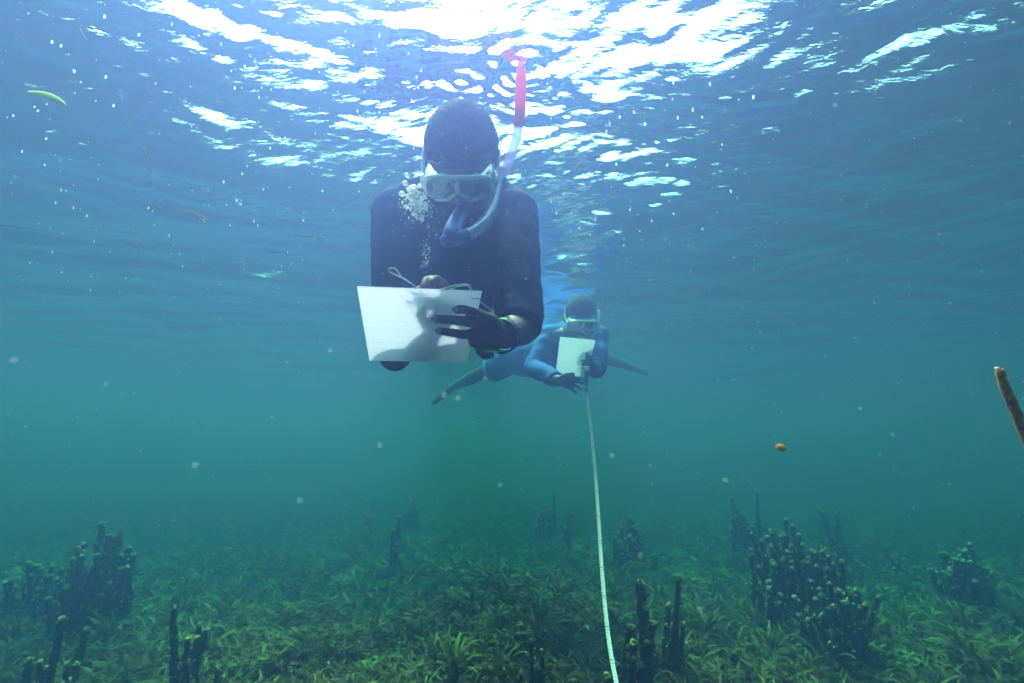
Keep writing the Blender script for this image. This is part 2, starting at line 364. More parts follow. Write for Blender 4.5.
# bushes of upright finger-like algae with pale tips
m_stalk = mat('stalk_algae', (.045, .022, .008), .9, .1, (.14, .075, .025), 60, 1, 120)
m_tip = mat('pale_tip', (.44, .15, .045), .8, .1, (.60, .27, .10), 90, .8, 150)
def stalk_meshes(k, L):
    """one knobbly tapering finger of true height L, with a paler tip and pale side knobs"""
    r = random.Random(k * 7 + int(L * 100)); bm = bmesh.new(); rings = max(8, int(L / .022)); seg = 8; rows = []
    ax_ = lambda t: Vector((.03 * L * math.sin(t * 3.5 + k), .03 * L * math.sin(t * 2.6 + 2 * k), t * L))
    rd = lambda t: .0155 * (1.15 - .45 * t ** 1.5)
    for i in range(rings):
        t = i / (rings - 1); c = ax_(t)
        rows.append([bm.verts.new(c + Vector((math.cos(a), math.sin(a), 0)) * rd(t) * (1 + r.uniform(-.28, .28))) for a in [2 * math.pi * j / seg + i * .39 for j in range(seg)]])
    for i in range(rings - 1):
        for j in range(seg): bm.faces.new((rows[i][j], rows[i][(j + 1) % seg], rows[i + 1][(j + 1) % seg], rows[i + 1][j]))
    bm.faces.new(rows[-1])
    for q in range(int(260 * L)):
        t = r.random() ** .8; a = r.uniform(0, 6.28); dvec = Vector((math.cos(a), math.sin(a), r.uniform(.2, 1.2)))
        p = ax_(t) + dvec * rd(t) * .7; s_ = dvec.cross(Vector((0, 0, 1))).normalized() * .006
        bm.faces.new([bm.verts.new(p - s_), bm.verts.new(p + s_), bm.verts.new(p + dvec * r.uniform(.008, .017))])
    me = bpy.data.meshes.new('stalk'); bm.to_mesh(me); bm.free(); me.materials.append(m_stalk)
    bm = bmesh.new()
    def knob(c, rad):
        res = bmesh.ops.create_icosphere(bm, subdivisions=2 if rad > .01 else 1, radius=rad, matrix=Matrix.Translation(c))
        for v_ in res['verts']: v_.co = c + (v_.co - c) * r.uniform(.68, 1.25)
    knob(ax_(1) + Vector((0, 0, .002)), .0122)
    for q in range(r.randint(3, 6) if L > .15 else 2):
        t = r.uniform(.35, .95); a = r.uniform(0, 6.28); knob(ax_(t) + Vector((math.cos(a), math.sin(a), .3)) * rd(t) * 1.2, r.uniform(.006, .0105))
    m2 = bpy.data.meshes.new('stalk_tip'); bm.to_mesh(m2); bm.free(); m2.materials.append(m_tip)
    return me, m2
STALK = {L: [stalk_meshes(k, L) for k in range(4)] for L in (.12, .2, .3, .42, .55, .75)}
def bush(px, py_base, d, h_px, w_px, n, label, group=None, thick=1.0, lean=.18, seed=0):
    """stalks fan out of one holdfast; d = metres from the lens; h_px, w_px its size in the photograph"""
    n = int(n * 2.3); r = random.Random(seed + int(px)); q = P(px, py_base, d)
    q.z = max(q.z, -.1); zb = float(bed_z(q.x, q.y)); H = h_px * d / F + (q.z - zb); Wd = w_px * d / F
    t = thing('finger_algae', label, 'algae', (q.x, q.y, zb), group)
    for k in range(n):
        u_ = r.triangular(-1, 1, 0) if n > 5 else r.uniform(-.6, .6); dy = r.uniform(-.5, .5)
        if k == n // 2: u_ = dy = 0
        hh = H * (1 - (.66 if n < 34 else .45) * min(1, math.hypot(u_, dy)) ** 1.2) * (1 if k == n // 2 else max(.16, 1 - abs(r.gauss(0, .48))))
        L = min(STALK, key=lambda x: abs(x - hh)); me, mt = STALK[L][r.randrange(4)]
        s = link('stalk', me, t); s.location = (u_ * Wd * .42, dy * Wd * .55, 0)
        wd = thick * r.uniform(.95, 1.35)
        s.rotation_euler = (r.gauss(0, .08) - dy * lean, u_ * lean * 1.3 + r.gauss(0, .13), r.uniform(0, 6.28)); s.rotation_mode = 'ZYX' if r.random() < 0 else 'XYZ'
        s.scale = (wd, wd, hh / L)
        link('stalk_tip', mt, s)['kind'] = 'stuff'
    return t
BL = 'finger-like brown algae'
bush(92, 632, 2.9, 102, 84, 46, 'broad dark bush of finger algae with pale tips, tallest on the left', thick=1.15)
bush(25, 640, 3.0, 75, 70, 26, 'low dark finger-algae bush at the left edge behind the small pale-tipped one')
bush(52, 705, 2.0, 84, 42, 8, 'small pale-tipped finger algae at the bottom left in front of the dark bushes', thick=.9)
bush(184, 705, 1.95, 92, 62, 11, 'pointed finger algae with yellow tips at the bottom left beside swept leaves', thick=.85)
bush(800, 625, 3.0, 100, 120, 60, 'largest clump of finger algae with many pale tips right of the tape', thick=1.0, seed=3)
bush(838, 650, 2.5, 80, 70, 30, 'shorter yellow-tipped finger algae in front of the largest clump', thick=.9)
bush(975, 635, 3.1, 88, 58, 30, 'pale-tipped finger-algae bush standing alone near the right edge', thick=1.1)
bush(636, 725, 1.75, 128, 44, 12, 'yellow-tipped finger algae right beside the tape at the bottom edge', thick=1.15, seed=2, lean=.1)
bush(669, 655, 2.3, 80, 26, 5, 'dark twin-fingered algae behind the yellow-tipped one beside the tape', thick=.8, lean=.08)
bush(394, 572, 4.3, 52, 10, 2, 'slim lone dark stalk of algae in the middle of the meadow', thick=1.0, lean=.05)
bush(370, 545, 6.2, 40, 24, 7, 'faint algae bush far behind the slim lone stalk', thick=1.3)
bush(412, 540, 6.4, 42, 26, 7, 'faintest algae bush right of centre-left, almost lost in the green water', thick=1.3)
bush(547, 552, 5.6, 58, 28, 7, 'hazy pointed algae bush left of the tape in the distance', thick=1.2)
bush(567, 558, 5.2, 44, 18, 4, 'hazy small algae stalk just left of the tape', thick=1.2)
bush(630, 575, 4.4, 55, 60, 14, 'hazy broad algae bush right of the tape in the distance', thick=1.2)
bush(766, 565, 4.2, 70, 22, 6, 'slim hazy algae stalks behind the left side of the largest clump', thick=1.1)
bush(745, 560, 5.0, 60, 40, 9, 'dim broad algae bush behind the slim hazy stalks', thick=1.3)
bush(840, 560, 4.4, 50, 40, 8, 'dim algae stalks behind the right side of the largest clump', thick=1.1)
bush(905, 590, 4.2, 30, 60, 10, 'low dim algae mound between the largest clump and the lone right bush', thick=1.0)
bush(538, 700, 2.0, 52, 40, 10, 'short brown finger-algae tuft at the bottom edge left of the tape', thick=.5)

# clumps of small rounded curly leaves
m_curl = mat('curly_leaf', (.16, .11, .05), .6, .2, (.34, .26, .12), 40, .3, 80, trans=.3)
m_curl2 = mat('curly_leaf_yellow', (.20, .13, .02), .6, .2, (.46, .30, .05), 40, .3, 80, trans=.3)
def curl_mesh(k, m):
    r = random.Random(k); bm = bmesh.new(); c = bm.verts.new((0, 0, 0)); ring = []
    for j in range(9):
        a = 2 * math.pi * j / 9; q = r.uniform(.75, 1.1); ring.append(bm.verts.new((math.cos(a) * q, math.sin(a) * q, .25 + .35 * math.sin(a * 3 + k) * r.uniform(.5, 1))))
    for j in range(9): bm.faces.new((c, ring[j], ring[(j + 1) % 9]))
    me = bpy.data.meshes.new('curled_leaf'); bm.to_mesh(me); bm.free(); me.shade_smooth(); me.materials.append(m); return me
CURL = {m: [curl_mesh(k, m) for k in range(5)] for m in (m_curl, m_curl2)}
def clump(px, py, wid, hgt, n, m, label, size=.013):
    q = ground_point(px, py); t = thing('curly_leaf_clump', label, 'algae', q)
    for k in range(n):
        a = random.uniform(0, 6.28); e = math.acos(random.uniform(.05, 1)); rr = random.uniform(.7, 1)
        dv = Vector((math.sin(e) * math.cos(a), math.sin(e) * math.sin(a), math.cos(e)))
        o = link('curled_leaf', random.choice(CURL[m]), t)
        o.location = (dv.x * wid * rr, dv.y * wid * rr, dv.z * hgt * rr + .03); o.rotation_mode = 'QUATERNION'
        o.rotation_quaternion = (dv + Vector((random.gauss(0, .4), random.gauss(0, .4), .5))).to_track_quat('Z', 'Y')
        s = size * random.uniform(.6, 1.3); o.scale = (s, s, s)
clump(372, 672, .10, .10, 80, m_curl2, 'bright yellow-green curly clump at the bottom edge left of centre')
clump(912, 668, .11, .10, 90, m_curl, 'pale green curly-leaved clump near the bottom right')
clump(938, 648, .06, .06, 30, m_curl, 'small pale curly clump just above the larger pale one at bottom right', .011)
clump(235, 672, .13, .07, 70, m_curl2, 'dark olive curly clump right of the pointed yellow-tipped algae', .009)
clump(885, 600, .28, .13, 150, m_curl, 'dome-shaped mossy clump right of the largest finger-algae bush', .012)
clump(345, 680, .05, .05, 20, m_curl2, 'little curly sprig left of the bright yellow-green clump', .009)

# ------------------------------------------------------------------ swimmer in front
m_skin = mat('dark_skin', (.10, .032, .028), .5, .35, (.15, .052, .046), 25, .25, 240)
m_nail = mat('fingernail', (.50, .28, .24), .35, .5)
m_hair = mat('cropped_hair', (.010, .009, .009), .9, .2, (.03, .028, .028), 300, 1, 420)
m_shirt = mat('navy_rash_guard', (.004, .0055, .014), 1.0, .04, (.008, .010, .024), 9, .5, 40)
m_legs = mat('black_leggings', (.010, .011, .015), .8, .2, (.014, .016, .02), 14, .3, 40)
m_eye = mat('eyeball', (.7, .68, .62), .2, .5); m_iris = mat('iris', (.02, .012, .008), .2, .5)

class Head:
    def __init__(s, c, tilt, scale=1.0, yaw=0):
        s.c = c; s.k = scale
        s.U = (UP * math.cos(tilt) + TOCAM * math.sin(tilt)); s.Fd = (TOCAM * math.cos(tilt) - UP * math.sin(tilt)); s.X = RT.copy()
        q = Quaternion(s.U, yaw); s.X = q @ s.X; s.Fd = q @ s.Fd
        s.rot = Matrix((s.X, s.Fd, s.U)).transposed()
    def at(s, x, f, u): return s.c + (s.X * x + s.Fd * f + s.U * u) * s.k
def head_prims(h):
    k = h.k; A = h.at
    P_ = [('e', A(0, -.008, .02), (.076 * k, .097 * k, .092 * k), h.rot), ('e', A(0, .03, -.035), (.06 * k, .062 * k, .075 * k), h.rot),
          ('e', A(0, .055, -.088), (.03 * k, .03 * k, .024 * k), h.rot), ('e', A(0, .078, .022), (.05 * k, .02 * k, .015 * k), h.rot),
          ('c', A(0, .088, .005), A(0, .108, -.028), .007 * k, .012 * k), ('e', A(0, .1, -.032), (.021 * k, .014 * k, .010 * k), h.rot),
          ('e', A(0, .088, -.056), (.026 * k, .012 * k, .006 * k), h.rot), ('e', A(0, .084, -.068), (.024 * k, .013 * k, .007 * k), h.rot)]
    for sx in (-1, 1):
        P_ += [('e', A(sx * .078, -.01, -.01), (.009 * k, .019 * k, .031 * k), h.rot), ('e', A(sx * .042, .06, -.02), (.024 * k, .024 * k, .024 * k), h.rot)]
    return P_
def finger(pts, r0, r1):
    n = len(pts) - 1
    return [('c', pts[i], pts[i + 1], r0 + (r1 - r0) * i / n, r0 + (r1 - r0) * (i + 1) / n) for i in range(n)]

H1 = Head(P(462, 158, 1.17), R(48), 1.02)
sh_l, sh_r = P(396, 212, 1.40), P(514, 214, 1.38)          # shoulders, viewer's left and right
el_l, el_r = P(395, 355, 1.24), P(520, 328, 1.13)
wr_l, wr_r = P(424, 300, 1.10), P(502, 336, 1.02)
chest, belly, pelvis = P(456, 236, 1.50), P(456, 268, 1.74), P(456, 290, 2.0)
swimmer = thing('person', 'nearer snorkeller in a dark rash guard with head bowed over a large white slate', 'person', pelvis)
sk1 = head_prims(H1) + [('c', H1.at(0, -.03, -.06), P(457, 205, 1.38), .056, .062),
    ('e', chest, (.17, .17, .11)), ('c', chest, belly, .12, .11), ('c', belly, pelvis, .11, .12),
    ('c', P(457, 208, 1.40), sh_l, .055, .055), ('c', P(457, 208, 1.40), sh_r, .055, .055),
    ('c', sh_l, el_l, .050, .040), ('c', sh_r, el_r, .050, .040), ('c', el_l, wr_l, .040, .026), ('c', el_r, wr_r, .041, .027)]
# legs trail behind near the surface
for sx, kn, an, to in ((-1, P(436, 318, 2.42), P(440, 322, 2.82), P(440, 318, 3.0)), (1, P(470, 322, 2.42), P(468, 328, 2.84), P(466, 322, 3.02))):
    hip = pelvis + Vector((sx * .085, .03, 0))
    sk1 += [('c', hip, kn, .080, .055), ('c', kn, kn.lerp(an, .35), .054, .056), ('c', kn.lerp(an, .35), an, .056, .034), ('c', an, to, .036, .022)]
# hand on the camera side of the slate: fingers reach left, little finger hooks under
ix = [P(490, 319, .975), P(474, 311.5, .94), P(463, 309.5, .925), P(456.5, 309.5, .925)]
mi = [P(484, 325, .985), P(464, 321, .945), P(448, 319.5, .945), P(436, 319, .95)]
ri = [P(481, 334, 1.0), P(463, 334.5, .965), P(450, 332.5, .965), P(440, 331, .97)]
pi = [P(481, 343, 1.01), P(480, 351, .995), P(485, 355.5, 1.005), P(491, 355, 1.02)]
th = [P(498, 331, 1.02), P(491, 318, 1.03), P(484, 310, 1.02), P(478, 305, 1.005)]
sk1 += finger(ix, .0105, .0082) + finger(mi, .0108, .0084) + finger(ri, .0102, .0080) + finger(pi, .0100, .0085) + finger(th, .013, .0095)
for f in (ix, mi, ri, pi): sk1.append(('c', wr_r, f[0], .0205, .0135))
sk1 += [('c', ix[0], pi[0], .0125, .0125), ('c', P(494, 328, 1.0), P(493, 341, 1.01), .018, .018), ('c', P(476, 330, .975), P(474, 342, .985), .010, .0115)]
# writing hand on the upper side of the slate, knuckles showing over its edge
wi = [P(437, 286, .985), P(431, 280, .955), P(426, 281, .935), P(424, 287, .925)]
wm = [P(441, 286, .985), P(437, 279.5, .952), P(432, 282, .935), P(428, 289, .93)]
wg = [P(445, 289, .99), P(443, 283, .965), P(439, 287, .95), P(434, 293, .945)]
wp = [P(448, 293, 1.0), P(448, 288, .975), P(444, 292, .965), P(440, 297, .965)]
wt = [P(425, 296, 1.04), P(419, 291, .99), P(422, 290, .955)]
sk1 += finger(wi, .0102, .0078) + finger(wm, .0104, .008) + finger(wg, .010, .0078) + finger(wp, .009, .007) + finger(wt, .012, .009)
for f in (wi, wm, wg, wp): sk1.append(('c', wr_l, f[0], .019, .0125))
blob('body', sk1, m_skin, .0036, swimmer, 3)
for f in (ix, mi, ri):
    d_ = (f[3] - f[2]).normalized(); n_ = (TOCAM - d_ * TOCAM.dot(d_)).normalized(); s_ = d_.cross(n_)
    bm = bmesh.new(); ellipsoid(bm, f[3] + n_ * .0062 + d_ * .001, (.0078, .0055, .0022), Matrix((d_, s_, n_)).transposed(), 12, 8)
    meshobj('fingernail', bm, m_nail, swimmer)
# eyes behind the mask glass
def eyes(h, par):
    for sx in (-1, 1):
        bm = bmesh.new(); ellipsoid(bm, h.at(sx * .032, .073, -.004), (.0125 * h.k,) * 3, h.rot); e_ = meshobj('eye', bm, m_eye, par)
        bm = bmesh.new(); ellipsoid(bm, h.at(sx * .032, .0815, -.006), (.006 * h.k, .0042 * h.k, .006 * h.k), h.rot)
        bm.transform(Matrix.Translation(-par.location)); me = bpy.data.meshes.new('iris'); bm.to_mesh(me); bm.free(); me.shade_smooth(); me.materials.append(m_iris); link('iris', me, e_)
eyes(H1, swimmer)
# cropped hair
def hair(h, par, m, name='hair', grow=.006, low=-.02):
    bm = bmesh.new(); bmesh.ops.create_icosphere(bm, subdivisions=6, radius=1)
    dead = []
    for v_ in bm.verts:
        c = v_.co.copy(); r_ = Vector((.076 + grow, .097 + grow, .092 + grow)); p = Vector((c.x * r_.x, c.y * r_.y - .008, c.z * r_.z + .02))
        lim = .046 if p.y > .045 else (low + .03 * max(0, p.y) / .05)
        if p.y > -.0 and abs(p.x) < .06: lim = max(lim, .044 * min(1, p.y / .05))
        if p.z < lim - .004 + .004 * math.sin(p.x * 160): dead.append(v_); continue
        n_ = noise.noise(p * 420) * .0030 + noise.noise(p * 70) * .0015
        v_.co = h.at(*(p * (1 + n_ / .09)))
    bmesh.ops.delete(bm, geom=dead, context='VERTS')
    return meshobj(name, bm, m, par)
hair(H1, swimmer, m_hair)
# clothing
cuff_l, cuff_r = el_l.lerp(wr_l, .04), el_r.lerp(wr_r, .16)
blob('rash_guard', [('e', chest, (.195, .18, .135)), ('e', P(456, 208, 1.43), (.18, .10, .075)), ('c', chest, belly, .145, .13), ('c', belly, pelvis, .13, .130), ('c', chest, P(456, 275, 1.62), .15, .14),
    ('c', P(457, 212, 1.42), sh_l, .066, .062), ('c', P(457, 212, 1.42), sh_r, .066, .062), ('c', sh_l, chest, .068, .12), ('c', sh_r, chest, .068, .12),
    ('c', P(458, 196, 1.36), P(456, 215, 1.43), .066, .085), ('c', P(436, 184, 1.37), P(402, 206, 1.42), .034, .062), ('c', P(484, 184, 1.37), P(508, 206, 1.41), .034, .060),
    ('c', sh_l, sh_l.lerp(el_l, .9), .068, .055), ('t', sh_l.lerp(el_l, .8), el_l.lerp(wr_l, .02), .051, .049),
    ('c', sh_r, sh_r.lerp(el_r, .92), .064, .056), ('t', sh_r.lerp(el_r, .85), cuff_r, .056, .052)], m_shirt, .006, swimmer, 3, .0045, 21)
pr = [('c', pelvis, pelvis + Vector((0, -.05, 0)), .132, .13)]
for sx, kn, an in ((-1, P(436, 318, 2.42), P(440, 322, 2.82)), (1, P(470, 322, 2.42), P(468, 328, 2.84))):
    hip = pelvis + Vector((sx * .085, .03, 0)); pr += [('c', hip, kn, .087, .061), ('t', kn, kn.lerp(an, .9), .061, .043)]
blob('leggings', pr, m_legs, .008, swimmer, 4, .003, 14)

# mask: clear silicone skirt, pale frame, two greenish lenses, nose pocket, strap
m_sil = clear_mat('clear_silicone', (.92, .94, 1), .30, (.65, .66, .78), .12, .2)
m_frame = mat('mask_frame', (.78, .74, .84), .25, .5)
m_glass = clear_mat('mask_glass', (.30, .50, .46), .10, (.10, .2, .18), .03, .08)
def dive_mask(h, label, frame_mat, lime=None):
    t = thing('dive_mask', label, 'dive mask', h.at(0, .12, -.005)); A = h.at
    def outline(wx, up, dn, f, n=40, curve=.5):
        pts = []
        for j in range(n):
            a = 2 * math.pi * j / n; ca, sa = math.cos(a), math.sin(a)
            x = wx * math.copysign(abs(ca) ** .55, ca); z = (up if sa > 0 else dn) * math.copysign(abs(sa) ** .6, sa)
            if sa < 0: z += .022 * math.exp(-(x / .014) ** 2) * 1.0      # notch above the nose
            pts.append(A(x, f - curve * x * x / .08 * .25 * 4 * .25, z))
        return pts
    front = outline(.070, .026, -.028 * -1, .128, curve=1.0); back = outline(.072, .024, .040, .085, curve=3.0)
    front2 = outline(.064, .021, .023, .131, curve=1.0)
    bm = bmesh.new(); vf = [bm.verts.new(p) for p in front]; mid = [bm.verts.new(f.lerp(b, .5) + (f.lerp(b, .5) - A(0, .1, 0)).normalized() * .004) for f, b in zip(front, back)]; vb = [bm.verts.new(p) for p in back]
    for j in range(40):
        k = (j + 1) % 40; bm.faces.new((vf[j], vf[k], mid[k], mid[j])); bm.faces.new((mid[j], mid[k], vb[k], vb[j]))
    meshobj('skirt', bm, m_sil, t)
    bm = bmesh.new(); tube(bm, front + [front[0]], .0048 * h.k, 8, cap=False, smooth=1); tube(bm, back + [back[0]], .0022 * h.k, 6, cap=False, smooth=1)
    tube(bm, [A(0, .133, .022), A(0, .134, 0.004), A(0, .133, -.004)], .0045 * h.k, 8)
    meshobj('frame', bm, frame_mat, t)
    for sx in (-1, 1):
        bm = bmesh.new(); ring = []
        for j in range(24):
            a = 2 * math.pi * j / 24; ca, sa = math.cos(a), math.sin(a)
            x = sx * (.035 + .029 * math.copysign(abs(ca) ** .6, ca)); z = .021 * math.copysign(abs(sa) ** .65, sa) - (.0 if sa > 0 else .004 * abs(ca))
            ring.append(bm.verts.new(A(x, .130 - .8 * x * x, z)))
        bm.faces.new(ring)
        meshobj('lens', bm, m_glass, t, False)
        bm = bmesh.new(); tube(bm, [v for v in [A(sx * (.035 + .0295 * math.copysign(abs(math.cos(a)) ** .6, math.cos(a))), .131 - .8 * (sx * (.035 + .0295 * math.copysign(abs(math.cos(a)) ** .6, math.cos(a)))) ** 2, .0215 * math.copysign(abs(math.sin(a)) ** .65, math.sin(a)) - (.0 if math.sin(a) > 0 else .004 * abs(math.cos(a)))) for a in [2 * math.pi * j / 24 for j in range(25)]]], .0013 * h.k, 6, cap=False, smooth=1)
        meshobj('lens_rim', bm, m_sil, t)
    bm = bmesh.new(); ellipsoid(bm, A(0, .115, -.028), (.019 * h.k, .018 * h.k, .019 * h.k), h.rot); meshobj('nose_pocket', bm, m_sil, t)
    # strap round the back of the head
    bm = bmesh.new(); prev = None
    pts = [A(.077, .085, 0), A(.084, .04, .004), A(.086, 0, .012), A(.078, -.05, .03), A(.05, -.095, .045), A(0, -.112, .05), A(-.05, -.095, .045), A(-.078, -.05, .03), A(-.086, 0, .012), A(-.084, .04, .004), A(-.077, .085, 0)]
    tube(bm, pts, .009 * h.k, 8, flat=.2, side=h.U.copy(), smooth=4); meshobj('strap', bm, m_sil, t)
    for sx in (-1, 1):
        bm = bmesh.new(); ellipsoid(bm, A(sx * .078, .088, .0), (.006 * h.k, .013 * h.k, .010 * h.k), h.rot, 12, 8); meshobj('buckle', bm, frame_mat, t)
    if lime:
        bm = bmesh.new(); tube(bm, [A(-.06, .128, .026), A(-.03, .134, .029), A(0, .135, .030), A(.03, .134, .029), A(.06, .128, .026)], .0036 * h.k, 8); meshobj('top_trim', bm, lime, t)
    return t
dive_mask(H1, 'clear silicone dive mask worn by the nearer snorkeller', m_frame)

# snorkel: purple mouthpiece, corrugated clear hose, violet tube, red tip breaking the surface
m_violet = clear_mat('violet_tube', (.86, .78, 1), .42, (.50, .40, .85), .12, .18)
m_purple = mat('purple_rubber', (.10, .075, .42), .45, .4)
m_hose = clear_mat('clear_hose', (.85, .9, 1), .5, (.5, .55, .75), .15, .2)
m_red = mat('red_tip', (.9, .12, .05), .4, .4, trans=.6)
mouth = H1.at(0, .112, -.066)
sn = thing('snorkel', 'violet snorkel with a red top poking through the surface beside the nearer snorkeller', 'snorkel', mouth)
bm = bmesh.new(); tube(bm, [mouth, P(452, 233, 1.045), P(452, 240, 1.04)], [.016, .019, .017], 14)
tube(bm, [P(441, 243, 1.035), P(446, 241, 1.035), P(458, 238, 1.04), P(468, 234, 1.045)], [.009, .015, .0155, .0135], 14, smooth=4); meshobj('mouthpiece', bm, m_purple, sn)
bm = bmesh.new(); path = [P(464, 236, 1.045), P(475, 231, 1.05), P(485, 223, 1.06), P(491, 213, 1.075), P(494, 205, 1.09)]
pp = []; rr = []
for i in range(25):
    t_ = i / 24 * 4; a = min(int(t_), 3); pp.append(path[a].lerp(path[a + 1], t_ - a)); rr.append(.0145 if i % 2 else .0102)
tube(bm, pp, rr, 14, smooth=1); meshobj('corrugated_hose', bm, m_hose, sn)
bm = bmesh.new(); tube(bm, [P(493, 208, 1.085), P(498, 190, 1.11), P(503, 176, 1.125), P(510, 158, 1.135), P(516, 140, 1.14), P(519, 122, 1.14), P(520, 112, 1.135)], [.0105, .0105, .0105, .0105, .0105, .0105, .0112], 14, smooth=4)
meshobj('tube', bm, m_violet, sn)
bm = bmesh.new(); tube(bm, [P(519, 126, 1.14), P(520, 112, 1.135), P(520.5, 95, 1.13), P(521, 78, 1.125), P(521, 66, 1.12), P(521, 60, 1.118)], [.0118, .0128, .0125, .012, .009, .006], 14, smooth=3)
meshobj('tip', bm, m_red, sn)
bm = bmesh.new(); tube(bm, [P(497, 176, 1.14), P(500, 183, 1.12), P(504, 178, 1.12)], .008, 10); meshobj('keeper', bm, m_purple, sn)

# slate in both hands, translucent white with faint ruled lines and pencil marks
def slate_mat(name, col):
    m = bpy.data.materials.new(name); m.use_nodes = True; n = m.node_tree; b = n.nodes['Principled BSDF']
    tc = n.nodes.new('ShaderNodeTexCoord'); mp = n.nodes.new('ShaderNodeMapping'); mp.inputs['Scale'].default_value = (60, 260, 1)
    nz = n.nodes.new('ShaderNodeTexNoise'); nz.inputs['Scale'].default_value = 1; nz.inputs['Detail'].default_value = 3
    wv = n.nodes.new('ShaderNodeTexWave'); wv.bands_direction = 'Y'; wv.inputs['Scale'].default_value = 11; wv.inputs['Distortion'].default_value = .4
    c1 = n.nodes.new('ShaderNodeValToRGB'); c1.color_ramp.elements[0].position = .56; c1.color_ramp.elements[0].color = (1, 1, 1, 1); c1.color_ramp.elements[1].position = .72; c1.color_ramp.elements[1].color = (.80, .81, .84, 1)
    c2 = n.nodes.new('ShaderNodeValToRGB'); c2.color_ramp.elements[0].position = .0; c2.color_ramp.elements[0].color = (.94, .94, .96, 1); c2.color_ramp.elements[1].position = .12; c2.color_ramp.elements[1].color = (1, 1, 1, 1)
    n.links.new(tc.outputs['Object'], mp.inputs[0]); n.links.new(mp.outputs[0], nz.inputs[0]); n.links.new(nz.outputs[0], c1.inputs[0])
    n.links.new(tc.outputs['Object'], wv.inputs[0]); n.links.new(wv.outputs[0], c2.inputs[0])
    m1 = n.nodes.new('ShaderNodeMix'); m1.data_type = 'RGBA'; m1.blend_type = 'MULTIPLY'; m1.inputs[0].default_value = 1
    m2 = n.nodes.new('ShaderNodeMix'); m2.data_type = 'RGBA'; m2.blend_type = 'MULTIPLY'; m2.inputs[0].default_value = 1; m2.inputs[6].default_value = (*col, 1)
    n.links.new(c1.outputs[0], m1.inputs[6]); n.links.new(c2.outputs[0], m1.inputs[7]); n.links.new(m1.outputs[2], m2.inputs[7])
    tr = n.nodes.new('ShaderNodeBsdfTranslucent'); ms = n.nodes.new('ShaderNodeMixShader'); ms.inputs[0].default_value = .6
    n.links.new(m2.outputs[2], b.inputs['Base Color']); n.links.new(m2.outputs[2], tr.inputs[0]); b.inputs['Roughness'].default_value = .45; b.inputs['Specular IOR Level'].default_value = .2
    n.links.new(b.outputs[0], ms.inputs[1]); n.links.new(tr.outputs[0], ms.inputs[2]); n.links.new(ms.outputs[0], n.nodes['Material Output'].inputs[0])
    return m
def slate(corners, m, label, th=.002, notch=None):
    """corners TL, TR, BR, BL in world; built in its own frame"""
    tl, tr, br, bl = corners; c = (tl + tr + br + bl) / 4
    X = ((tr - tl) + (br - bl)).normalized(); Y0 = ((tl - bl) + (tr - br)); Y = (Y0 - X * Y0.dot(X)).normalized(); Z = X.cross(Y)
    t = thing('writing_slate', label, 'slate', c); t.rotation_mode = 'QUATERNION'; t.rotation_quaternion = Matrix((X, Y, Z)).transposed().to_quaternion()
    loc = [((p - c).dot(X), (p - c).dot(Y)) for p in (tl, tr, br, bl)]
    bm = bmesh.new(); vs_ = [bm.verts.new((x, y, -th / 2)) for x, y in loc]; f = bm.faces.new(vs_[::-1])
    e_ = bmesh.ops.extrude_face_region(bm, geom=[f]); bmesh.ops.translate(bm, vec=(0, 0, th), verts=[g for g in e_['geom'] if isinstance(g, bmesh.types.BMVert)])
    bmesh.ops.recalc_face_normals(bm, faces=bm.faces)
    bmesh.ops.bevel(bm, geom=list(bm.edges), offset=.0006, segments=1, affect='EDGES')
    me = bpy.data.meshes.new('board'); bm.to_mesh(me); bm.free(); me.materials.append(m); link('board', me, t)
    return t, X, Y, Z, c
m_slate = slate_mat('slate_plastic', (.74, .68, .82))
st, X_, Y_, Z_, c_ = slate((P(357, 285.7, .88), P(482, 291.6, .885), P(467.3, 361.5, 1.13), P(369.3, 361, 1.13)), m_slate, 'white translucent slate held in both hands by the nearer snorkeller')
m_cord = mat('white_cord', (.75, .75, .78), .7, .2)
def cord(parent, pts, r_=.0011):
    bm = bmesh.new(); tube(bm, pts, r_, 6, smooth=5)
    Mi = (Matrix.Translation(parent.location) @ parent.rotation_quaternion.to_matrix().to_4x4()).inverted(); bm.transform(Mi)
    me = bpy.data.meshes.new('cord'); bm.to_mesh(me); bm.free(); me.shade_smooth(); me.materials.append(m_cord); link('cord', me, parent)
cord(st, [P(415, 288.5, .876), P(408, 281, .872), P(400, 277, .87), P(391, 273, .87), P(388.5, 270, .868), P(391, 268.2, .866), P(396, 269.5, .866), P(400.5, 276, .868), P(404, 279.5, .869), P(412, 284.5, .872), P(416, 288.5, .876)])
cord(st, [P(440, 290.5, .874), P(449, 287, .872), P(458, 285, .872), P(467, 284.5, .872), P(471, 287, .874), P(470.5, 291.5, .878)])
cord(st, [P(446, 290.5, .874), P(454, 288, .873), P(461, 286.2, .873), P(468, 286.5, .873), P(470, 290, .875)])
m_mark = mat('pencil_mark', (.10, .10, .12), .8, .1)
cord_m = m_cord; m_cord = m_mark
cord(st, [P(471.5, 297.2, .893), P(474, 299, .895), P(478, 298.6, .896), P(481, 299.4, .898)], .0006); m_cord = cord_m

